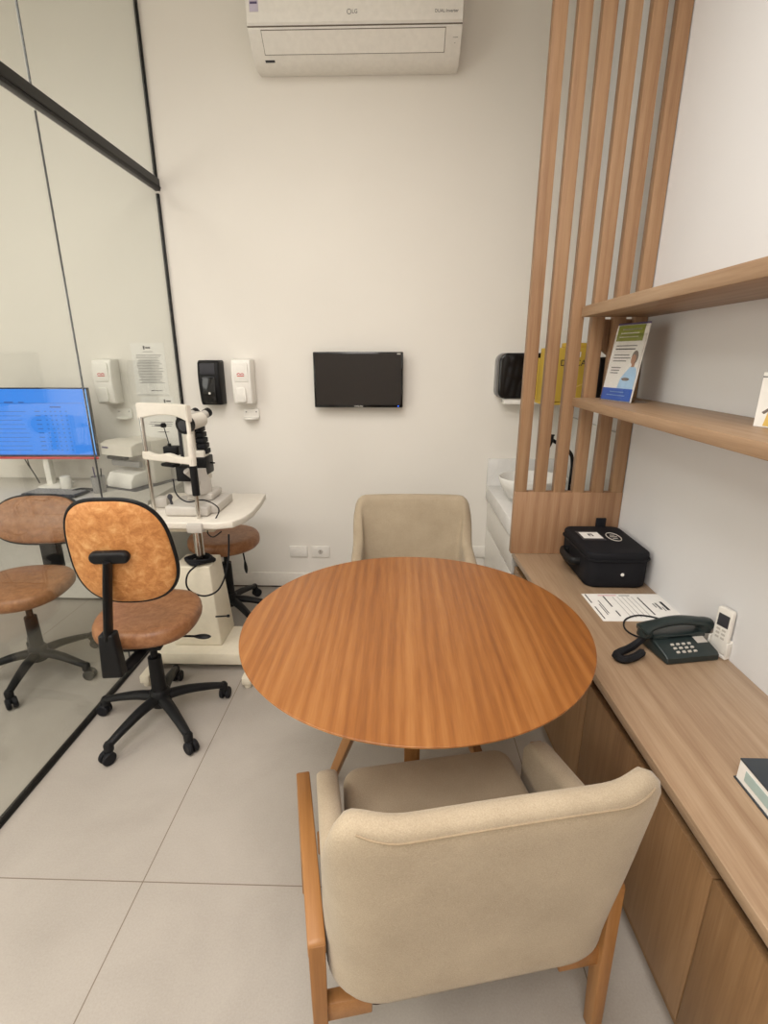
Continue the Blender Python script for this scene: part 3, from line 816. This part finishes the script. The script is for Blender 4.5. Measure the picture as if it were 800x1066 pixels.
# travelling base with cover plates
o = MB(); o.box(-.065, .135, -.14, .06, .002, .048, .01, 3); o.build('cross_slide', M['lgrey'], sl)
o = MB(); o.box(.085, .165, -.09, .13, .002, .045, .008, 2); o.build('rail_cover', M['lgrey'], sl)
o = MB(); o.box(-.175, -.115, -.005, .05, .002, .05, .006); o.build('rail_cover', M['lgrey'], sl)
o = MB(); o.box(.0, .125, -.04, .10, .0485, .085, .010, 3); o.build('upper_slide', M['lgrey'], sl)
o = MB(); o.lathe([(.062, .085), (.062, .14), (.05, .155), (.046, .20)], 28, (.05, -.01, 0)); o.build('turntable', M['lgrey'], sl)
o = MB(); o.cyl((-.045, -.10, .045), (-.05, -.10, .075), .006, n=12); o.lathe([(.009, .0), (.012, .01), (.009, .02), (.004, .024)], 14, (-.05, -.10, .073)); o.build('joystick', M['dgrey'], sl)
o = MB(); o.box(-.01, .055, -.10, -.03, .155, .225, .006); o.build('lamp_arm_block', M['black'], sl)
o = MB(); o.tube(catmull([(.07, -.06, .14), (.06, -.085, .18), (.045, -.11, .21)], 6), .016, 12); o.build('knob_arm', M['lgrey'], sl)
# illumination tower: stepped body to the right
o = MB(); o.box(.02, .09, .0, .08, .13, .28, .008, 2); o.build('lamp_column', M['ivory'], sl)
o = MB(); o.box(.025, .10, -.008, .088, .165, .25, .006, 2); o.build('control_housing', M['black'], sl)
o = MB()
for k in range(7): o.box(.022 + .004 * k, .074 + .004 * k, .02, .075, .44 - .026 * k - .0235, .44 - .026 * k, .004)
o.build('bellows', M['rubber'], sl)
o = MB(); o.cyl((.10, .045, .215), (.122, .04, .215), .004, n=10); o.build('side_knob', M['black'], sl)
# microscope head, its long axis towards the doctor's side
o = MB(); o.cyl((.054, -.06, .413), (.075, .05, .42), .034, n=28); o.build('objective_tube', M['ivory'], sl)
o = MB(); o.cyl((.046, -.088, .41), (.054, -.055, .413), .040, .038, n=28); o.build('objective_ring', M['black'], sl)
o = MB(); o.lathe([(.026, 0), (.018, .003), (.002, .004)], 20, mat=T(.0455, -.0885, .41) @ Rm(-13, 'Z') @ Rm(90, 'X')); o.build('front_lens', M['dgrey'], sl)
o = MB(); o.box(.03, .075, -.075, -.055, .445, .48, .003, mat=Rm(-8, 'Z')); o.build('mirror_head', M['lens'], sl)
o = MB(); o.taper((.02, .07, .37), (.036, .06, 0), (.02, .09, .45), (.033, .055, 0), .014, 3); o.build('prism_box', M['lgrey'], sl)
for q in (0, .06):
    o = MB(); o.cyl((-.015 + q, .11, .42), (.0 + q, .165, .437), .02, n=18); e_ = o.build('eyepiece', M['lgrey'], sl)
    o = MB(); o.cyl((-.0025 + q, .158, .435), (.005 + q, .18, .442), .022, n=18); o.build('eyecup', M['black'], e_)
o = MB(); o.box(-.03, -.018, .02, .035, .24, .47, .002); o.build('slit_lever_rod', M['dgrey'], sl)
o = MB(); o.box(-.005, .05, .01, .05, .2, .44, .006); o.build('mirror_stem', M['ivory'], sl)
o = MB(); o.box(-.10, -.035, -.005, .04, .255, .30, .004); o.build('lamp_cap', M['black'], sl)
o = MB(); o.cyl((-.072, .01, .30), (-.088, .01, .39), .0022, n=8); o.lathe([(.011, .0), (.014, .008), (.009, .02)], 14, (-.089, .01, .388)); o.lathe([(.008, .0), (.008, .012)], 10, (-.073, .01, .30)); o.cyl((-.089, .01, .395), (-.125, .0, .398), .005, .002, n=8)
o.build('fixation_target', M['black'], sl)
w = MB(); w.tube(catmull([(-.02, -.11, .17), (.0, -.14, .11), (.05, -.15, .075), (.13, -.155, .085), (.19, -.15, .045), (.17, -.16, -.01), (.14, -.18, -.055), (.17, -.2, -.075), (.215, -.21, -.045)], 8), .003, 8)
w.build('lamp_cable', M['rubber'], sl)

# ------------------------------------------------------------------ desk behind the glass
dk = thing('desk', 'white desk against the back wall behind the glass', 'desk', (-1.95, 2.74, 0))
MB().box(-.65, .645, -.26, .255, .70, .73, .003).build('desktop', M['lgrey'], dk)
MB().box(-.6, .62, .02, .045, .02, .70).build('modesty_panel', M['white_g'], dk)
for x in (-.64, .615): MB().box(x, x + .025, -.24, .25, .0, .70).build('side_panel', M['white_g'], dk)
mo = thing('desktop_monitor', 'lit monitor showing a blue spreadsheet, behind the glass', 'monitor', (-2.02, 2.78, .73), R(1))
MB().box(-.315, .315, -.012, .006, .175, .56, .003).build('bezel', M['gloss_black'], mo)
s = MB(); s.box(-.306, .306, -.0135, -.011, .185, .553)
for k in range(10):
    zz = .43 - k * .024
    s.box(-.30, -.05 - .03 * random.random(), -.0142, -.0134, zz, zz + .0022, mi=1)
    for a in (.0, .055, .085, .11, .14, .17): s.box(a, a + (.03 if a == 0 else .010), -.0142, -.0134, zz, zz + .004, mi=1)
s.box(-.3, .28, -.0142, -.0134, .475, .477, mi=1); s.box(.09, .15, -.0142, -.0134, .452, .459, mi=1); s.box(-.16, -.11, -.0142, -.0134, .478, .484, mi=1); s.box(-.08, -.05, -.0142, -.0134, .478, .483, mi=1)
s.box(-.306, .306, -.0142, -.0134, .185, .191, mi=1); s.box(.296, .306, -.0142, -.0134, .20, .55, mi=2)
s.build('screen', [M['screen_on'], M['screen_line'], M['screen_pale']], mo)
MB().box(-.315, .315, -.0135, -.01, .163, .176, .002).build('lower_trim', M['red'], mo)
s = MB(); s.box(-.03, .005, .007, .05, .0, .36, .006); s.build('stand', M['white'], mo)
s = MB(); s.prism(rrect(-.05, .09, -.06, .1, .03, 5), 'z', .0, .010, .003); s.build('stand_base', M['white'], mo)
for q, e in ((0, .0), (.03, .02)):
    MB().tube(catmull([(-.16 + q, .03, .2), (-.14 + e * .3, .04, .12), (-.12, .05, .06), (-.10, .05, .006)], 8), .003, 8).build('cable', M['rubber'], mo)
# lensmeter: white upright body, open front with black clamp and grey nose
le = thing('lensmeter', 'white lens meter with a grey nose bar on the desk behind the glass', 'lensmeter', (-1.555, 2.845, .73), R(-22))
le.scale = (1.1, 1.1, 1.1)
o = MB(); o.box(-.115, .115, .03, .15, .004, .235, .008, 3); o.build('rear_body', M['ivory'], le)
o = MB(); o.prism([(-.09, .17), (.032, .17), (.032, .24), (-.05, .24), (-.09, .225)], 'x', -.115, .115, .008, 3); o.build('head', M['ivory'], le)
o = MB(); o.prism([(-.10, .004), (.032, .004), (.032, .085), (-.075, .075), (-.10, .04)], 'x', -.09, .09, .008, 3); o.build('lower_body', M['white'], le)
o = MB(); o.box(-.10, .10, -.045, -.02, .105, .135, .004); o.build('nose_bar', M['mgrey'], le)
o = MB(); o.box(-.11, .02, -.06, -.03, .14, .158, .004); o.cyl((.015, -.045, .15), (.025, -.045, .165), .012, n=12); o.build('lens_clamp', M['black'], le)
o = MB(); o.box(-.09, -.05, -.0935, -.090, .205, .213); o.build('badge', M['purple'], le)
o = MB(); o.box(-.115, .14, -.12, .16, .0, .004, .001); o.build('tray', M['dgrey'], le)
kb = thing('keyboard', 'dark grey keyboard lying on the desk behind the glass', 'keyboard', (-1.87, 2.60, .73), R(-6))
MB().box(-.16, .16, -.06, .06, .001, .016, .004).build('body', M['dgrey'], kb)
o = MB()
for i in range(14):
    for q in range(5): o.box(-.148 + i * .0212, -.148 + i * .0212 + .017, -.05 + q * .0205, -.05 + q * .0205 + .016, .015, .020, .002, 1)
o.build('keys', M['mgrey'], kb)
pc = thing('pen_cup', 'grey pen cup standing on the desk, left of the lens meter', 'pen cup', (-1.66, 2.66, .73))
MB().lathe([(.033, .001), (.036, .09), (.033, .09), (.030, .006), (.001, .006)], 28).build('cup', M['mgrey'], pc)
for (a, b, m_) in (((-.01, 0, .01), (-.025, .01, .14), 'purple'), ((.005, .01, .01), (.012, .022, .13), 'black')):
    MB().cyl(a, b, .0035, n=8).build('pen', M[m_], pc)
o = MB(); o.tube(catmull([(-.05, -.02, .012), (-.01, 0, .02), (.04, .01, .016), (.06, .02, .008)], 5), [.006] + [.011] * 14 + [.005], 12, flat=.7)
tag(o.build('stapler', M['black'], None, (-1.745, 2.64, .731)), 'small black stapler between keyboard and pen cup', 'stapler')
o = MB(); o.lathe([(.028, .001), (.03, .01), (.03, .06), (.026, .07), (.008, .073)], 24)
tag(o.build('paper_cup', M['white'], None, (-1.90, 2.74, .73)), 'small white cup on the desk below the blue screen', 'cup')

# ------------------------------------------------------------------ things on the worktop
cs = thing('equipment_case', 'black nylon equipment case on the worktop against the slatted screen', 'case', (.875, 2.005, CZ), R(0))
def case_slab(z0, z1, grow, bev):
    return MB().prism(rrect(-.122 - grow, .122 + grow, -.168 - grow, .168 + grow, .045, 7), 'z', z0, z1, bev, 3)
case_slab(.001, .118, 0, .012).build('body', M['case'], cs)
case_slab(.112, .150, .003, .012).build('lid', M['case'], cs)
o = MB(); o.tube([(p[0], p[1], .119) for p in rrect(-.127, .127, -.173, .173, .045, 7)], .0035, 6, closed=True); o.build('zip', M['rubber'], cs)
h = MB(); h.tube(catmull([(-.120, -.07, .075), (-.150, -.06, .075), (-.158, 0, .075), (-.150, .06, .075), (-.120, .07, .075)], 6), .012, 12, flat=1.5); h.build('handle', M['black'], cs)
o = MB(); o.box(.02, .065, .155, .165, .12, .19, .004); o.build('strap_tab', M['case'], cs)
o = MB(); o.box(-.095, .0, -.02, .09, .1495, .1508, mi=0); o.box(-.085, -.005, .0, .075, .1505, .1515, mi=1); o.box(-.055, -.035, .025, .055, .1512, .1519, mi=0); o.box(-.05, -.04, .03, .04, .1518, .1523, mi=1)
o.build('name_card', [M['dgrey'], M['paper']], cs)
o = MB(); o.tube([(.045 + .038 * math.cos(k * PI / 16) * .7, .02 + .05 * math.sin(k * PI / 16), .151) for k in range(32)], .002, 6, closed=True)
for k, (x0, x1) in enumerate(((.035, .055), (.03, .06), (.036, .056))): o.box(x0, x1, -.002 + k * .02, .004 + k * .02, .1505, .1516)
o.build('oval_logo', M['lgrey'], cs)
o = MB(); o.lathe([(.007, 0), (.006, .003), (.002, .004)], 14, mat=T(.015, -.1685, .06) @ Rm(90, 'X')); o.build('snap_button', M['white'], cs)

pp = MB(); pp.box(-.148, .148, -.105, .105, 0, .0012)
def ln(x0, x1, y0, y1, mi): pp.box(x0, x1, y0, y1, .0011, .0017, mi=mi)
ln(-.138, -.134, -.09, .0, 2); ln(-.138, -.134, .03, .1, 2)
for k, (a, b) in enumerate(((-.06, .02), (-.05, .05))): ln(-.115 + k * .008, -.111 + k * .008, a, b, 1)
ln(-.075, -.070, -.07, -.03, 2); ln(-.075, -.070, .0, .085, 2)
for k in range(5): ln(-.04 + k * .018, -.037 + k * .018, -.08, .08, 3)
ln(.052, .057, -.06, .075, 2)
ln(.095, .103, -.02, .03, 1); ln(.085, .09, -.005, .025, 1); ln(.118, .128, -.025, .04, 2); ln(.108, .112, -.03, .0, 1)
ln(-.09, -.02, .088, .094, 4); ln(-.01, .03, .088, .092, 2)
tag(pp.build('printed_sheet', [M['paper'], M['ink'], M['ink_dark'], M['ink_light'], M['pink']], None, (.868, 1.682, CZ + .0003), (0, 0, R(1))), 'white printed sheet lying on the worktop between case and telephone', 'sheet')

ph = thing('telephone', 'dark desk telephone with coiled cord on the worktop', 'telephone', (.884, 1.385, CZ), R(10))
base = [(-.055, .003), (.075, .003), (.075, .052), (.02, .046), (-.045, .028), (-.055, .02)]       # (y, z) wedge
o = MB(); o.prism(base, 'x', -.088, .088, .005, 3); o.build('body', M['phone'], ph)
o = MB(); o.prism([(-.088, .044), (-.040, .044), (-.04, .050), (.04, .050), (.04, .044), (.088, .044), (.088, .060), (.03, .056), (-.03, .056), (-.088, .060)], 'y', .012, .065, .002)
o.build('cradle', M['phone'], ph)
hs = MB(); hp = catmull([(-.118, .036, .066), (-.085, .036, .082), (0, .036, .094), (.085, .036, .082), (.112, .036, .070)], 6)
nh = len(hp)
hs.tube(hp, [.015 + .011 * max(0, abs(2 * i / (nh - 1) - 1) - .45) / .55 + (.004 if 0 < i < nh - 1 else -.004) for i in range(nh)], 16, flat=.75)
hs.build('handset', M['phone'], ph)
for x, rr in ((-.103, .023), (.098, .023)):
    o = MB(); o.cyl((x, .036, .052), (x, .036, .076), rr, rr - .002, n=18); o.build('handset_cup', M['phone'], ph)
key0 = None
for i in range(4):
    for k in range(3):
        x = -.042 + i * .019; y = -.040 + k * .0145
        if key0 is None:
            key0 = MB().box(-.005, .005, -.0035, .0035, 0, .005, .0012).build('key', M['lgrey'], ph); q = key0
        else:
            q = key0.copy(); COL.objects.link(q); q.parent = ph
        q.location = (x, y, .0285 + (y + .045) * .277 - .001); q.rotation_euler = (R(15.5), 0, 0)
o = MB(); o.box(.045, .08, -.012, .016, 0, .0015, mat=T(0, 0, .0405) @ Rm(15.5, 'X')); o.build('memory_card', M['lgrey'], ph)
def PL_(p):          # world point on the worktop to the telephone's own frame
    v = Matrix.Rotation(-R(10), 3, 'Z') @ Vector((p[0] - .884, p[1] - 1.385, 0)); return (v.x, v.y, p[2] - CZ)
cord = catmull([PL_(p) for p in [(.785, 1.405, .62), (.76, 1.40, .597), (.73, 1.385, .586), (.69, 1.362, .584), (.668, 1.342, .584), (.682, 1.322, .584), (.72, 1.335, .584), (.756, 1.362, .584)]], 12)
hel = []
for i, p in enumerate(cord):
    tdir = (cord[min(i + 1, len(cord) - 1)] - cord[max(0, i - 1)]).normalized()
    sidev = tdir.cross(Vector((0, 0, 1))).normalized(); upv = sidev.cross(tdir)
    for s_ in range(6):
        a = (i * 6 + s_) * 1.05
        q = p if i == len(cord) - 1 else p.lerp(cord[i + 1], s_ / 6)
        hel.append(q + (sidev * math.cos(a) + upv * math.sin(a)) * .0095)
MB().tube(hel, .0026, 6).build('coiled_cord', M['rubber'], ph)
MB().tube(catmull([PL_(p) for p in [(.93, 1.455, .59), (.945, 1.53, .578), (.92, 1.59, .575), (.86, 1.612, .575), (.80, 1.58, .575), (.772, 1.52, .575), (.785, 1.47, .577), (.825, 1.435, .585)]], 8), .0028, 8).build('line_cord', M['rubber'], ph)

rm = thing('remote_control', 'white air conditioner remote standing in its wall holder by the telephone', 'remote', (.9965, 1.38, CZ + .012), R(-72))
m4 = Rm(-1, 'X')
MB().prism(rrect(-.026, .026, .0, .145, .008, 5), 'y', -.007, .006, .003, 3, mat=m4).build('body', M['white'], rm)
MB().box(-.018, .018, -.0082, -.0068, .085, .125, .0004, mat=m4).build('display', M['dgrey'], rm)
o = MB()
for k in range(3):
    for q in range(2): o.box(-.016 + q * .018, -.004 + q * .018, -.0082, -.0066, .045 + k * .013, .052 + k * .013, .001, mat=m4)
o.build('buttons', M['lgrey'], rm)
hd = thing('remote_holder', 'white plastic remote holder fixed low on the right wall', 'holder', (.9965, 1.38, CZ), R(-72))
o = MB(); o.box(-.033, .033, -.011, .0095, .001, .010, .002); o.build('shelf', M['white'], hd)
o = MB(); o.box(-.033, .033, .0062, .0092, .01, .06, .001); o.build('rear_plate', M['white'], hd)
for s_ in (-1, 1): MB().box(s_ * .0305 - .0025, s_ * .0305 + .0025, -.011, .0092, .01, .055, .0012).build('cheek', M['white'], hd)

bk = thing('book', 'thick book with dark slate cover lying on the near end of the worktop', 'book', (.86, .79, CZ), R(0))
MB().box(-.118, .13, -.12, .108, .0005, .0045, .001).build('lower_cover', M['cover'], bk)
o = MB(); o.box(-.1145, .125, -.117, .104, .0045, .051); o.box(-.1153, -.114, -.10, .082, .017, .041, mi=1); o.build('pages', [M['paper'], M['teal']], bk)
MB().box(-.1155, .13, -.12, .105, .051, .055, .001).build('upper_cover', M['cover'], bk)
MB().box(.126, .132, -.12, .108, .001, .0555, .002).build('spine', M['cover'], bk)
o = MB(); o.box(-.08, .06, .06, .066, .0558, .0564); o.build('title', M['lgrey'], bk)

# ------------------------------------------------------------------ things on the lower shelf
lf = thing('leaflet_stand', 'clear leaflet stand with green-headed leaflet on the lower shelf', 'leaflet stand', (.845, 2.02, 1.285), R(-75))
m4 = Rm(-8, 'X')
MB().box(-.088, .088, .002, .0045, .001, .285, .0004, mat=m4).build('back_sheet', M['paper'], lf)
MB().box(-.09, .09, -.0035, -.0015, .001, .25, .0004, mat=m4).build('front_sheet', M['acrylic'], lf)
MB().box(-.09, .09, -.004, .085, .0004, .003, .0004).build('foot', M['acrylic'], lf)
o = MB(); o.box(-.085, .085, -.001, .002, .004, .275, mat=m4)
def lq(x0, x1, z0, z1, mi): o.box(x0, x1, -.0016, -.0009, z0, z1, mi=mi, mat=m4)
lq(-.085, .085, .004, .05, 1)                           # blue foot
lq(-.075, .07, .225, .283, 2)                           # green head
lq(-.05, .055, .266, .270, 0); lq(-.055, .045, .252, .256, 0); lq(-.06, .045, .238, .242, 0)
for z_, a, b_, k in ((.206, -.065, .05, 4), (.194, -.065, .045, 5), (.172, -.065, .02, 4), (.161, -.065, .03, 4), (.150, -.065, .01, 4), (.125, -.065, -.01, 4), (.115, -.065, -.015, 4), (.105, -.065, -.02, 4)):
    lq(a, b_, z_, z_ + .004, k)
lq(-.04, .04, .034, .038, 3); lq(-.055, .05, .022, .025, 3)
# printed person in a pale blue blouse
o.prism([(-.005, .05), (.082, .05), (.084, .10), (.076, .125), (.060, .134), (.042, .130), (.024, .112), (.004, .088)], 'y', -.0020, -.0009, mi=3, mat=m4)
o.prism([(.046, .13), (.062, .13), (.062, .15), (.048, .15)], 'y', -.0021, -.0009, mi=6, mat=m4)
for (cx, cz, rx, rz_, mi, d) in ((.054, .166, .017, .024, 7, .0022), (.050, .158, .0125, .018, 6, .0024), (.032, .085, .022, .006, 7, .0022)):
    o.prism([(cx + rx * math.cos(k * PI / 10), cz + rz_ * math.sin(k * PI / 10)) for k in range(20)], 'y', -d, -.0009, mi=mi, mat=m4)
o.build('leaflet', [M['paper'], M['blue'], M['green'], M['sky_blue'], M['ink'], M['ink_dark'], M['skin'], M['hair']], lf)
MB().box(-.088, .088, .0025, .004, .25, .292, .0004, mat=m4).build('rear_leaflet', M['purple'], lf)

dc = thing('display_card', 'small white display card with a printed yellow dress, at the shelf\'s right', 'card', (.905, 1.235, 1.285), R(-68))
o = MB(); o.box(-.05, .09, 0, .003, .001, .13)
def dq(x0, x1, z0, z1, mi): o.box(x0, x1, -.0007, .0002, z0, z1, mi=mi)
dq(-.05, .09, .118, .121, 1)
o.prism([(-.028, .004), (-.010, .004), (.0, .05), (-.002, .078), (-.012, .08), (-.018, .055)], 'y', -.0009, .0002, mi=2)
o.prism([(-.006 + .007 * math.cos(k * PI / 8), .092 + .012 * math.sin(k * PI / 8)) for k in range(16)], 'y', -.001, .0002, mi=3)
o.prism([(-.036, .036), (-.03, .032), (-.012, .048), (-.016, .052)], 'y', -.0012, .0002, mi=3)
dq(.0, .012, .004, .03, 0); dq(.02, .06, .02, .06, 4); dq(.01, .03, .075, .085, 1)
o.build('print', [M['paper'], M['ink'], M['yellow_dress'], M['hair'], M['red']], dc)
o = MB(); o.prism([(0.004, .001), (.05, .001), (.048, .006), (.004, .1)], 'x', .0, .004); o.build('easel_leg', M['paper'], dc)

# ------------------------------------------------------------------ light
def area(name, loc, size, power, col, rot=(0, 0, 0), spread=180):
    l = bpy.data.lights.new(name, 'AREA'); l.energy = power; l.color = col
    l.shape = 'RECTANGLE'; l.size, l.size_y = size; l.spread = R(spread)
    o = bpy.data.objects.new(name, l); COL.objects.link(o); o.location = loc; o.rotation_euler = rot
    return o
WARM = (1.0, .955, .93)
area('ceiling_panel_light', (-.45, .7, ZC - .02), (1.2, 1.2), 28, WARM, spread=156)
area('ceiling_panel_light', (-.5, -1.2, ZC - .02), (1.8, 1.4), 76, WARM, spread=172)
area('ceiling_panel_light', (-2.3, .6, ZC - .02), (1.2, 1.6), 38, (1.0, .965, .92), spread=165)
area('side_fill_light', (XL + .03, -.5, 1.5), (1.5, 2.0), 38, (1.0, .965, .95), (0, R(-90), 0))  # added fill from an unseen source, lifts the right wall below the shelf
wd = bpy.data.worlds.new('world'); SC.world = wd; wd.use_nodes = True
wd.node_tree.nodes['Background'].inputs[0].default_value = (.9, .85, .8, 1); wd.node_tree.nodes['Background'].inputs[1].default_value = .05

# ------------------------------------------------------------------ camera
cam = bpy.data.cameras.new('camera'); co = bpy.data.objects.new('camera', cam); COL.objects.link(co)
co.location = (0, 0, 1.45)
co.rotation_euler = (R(90 - 17.2), 0, R(1.58))
cam.sensor_fit = 'VERTICAL'; cam.sensor_height = 24.0; cam.lens = 24.0 * 521 / 1066
cam.clip_start = .02
SC.camera = co
SC.view_settings.view_transform = 'Standard'; SC.view_settings.look = 'None'
SC.view_settings.exposure = 0.0; SC.view_settings.gamma = 1.0; SC.view_settings.use_curve_mapping = False
SC.cycles.use_denoising = True
SC.cycles.max_bounces = 10; SC.cycles.transparent_max_bounces = 16
SC.cycles.sample_clamp_indirect = 8
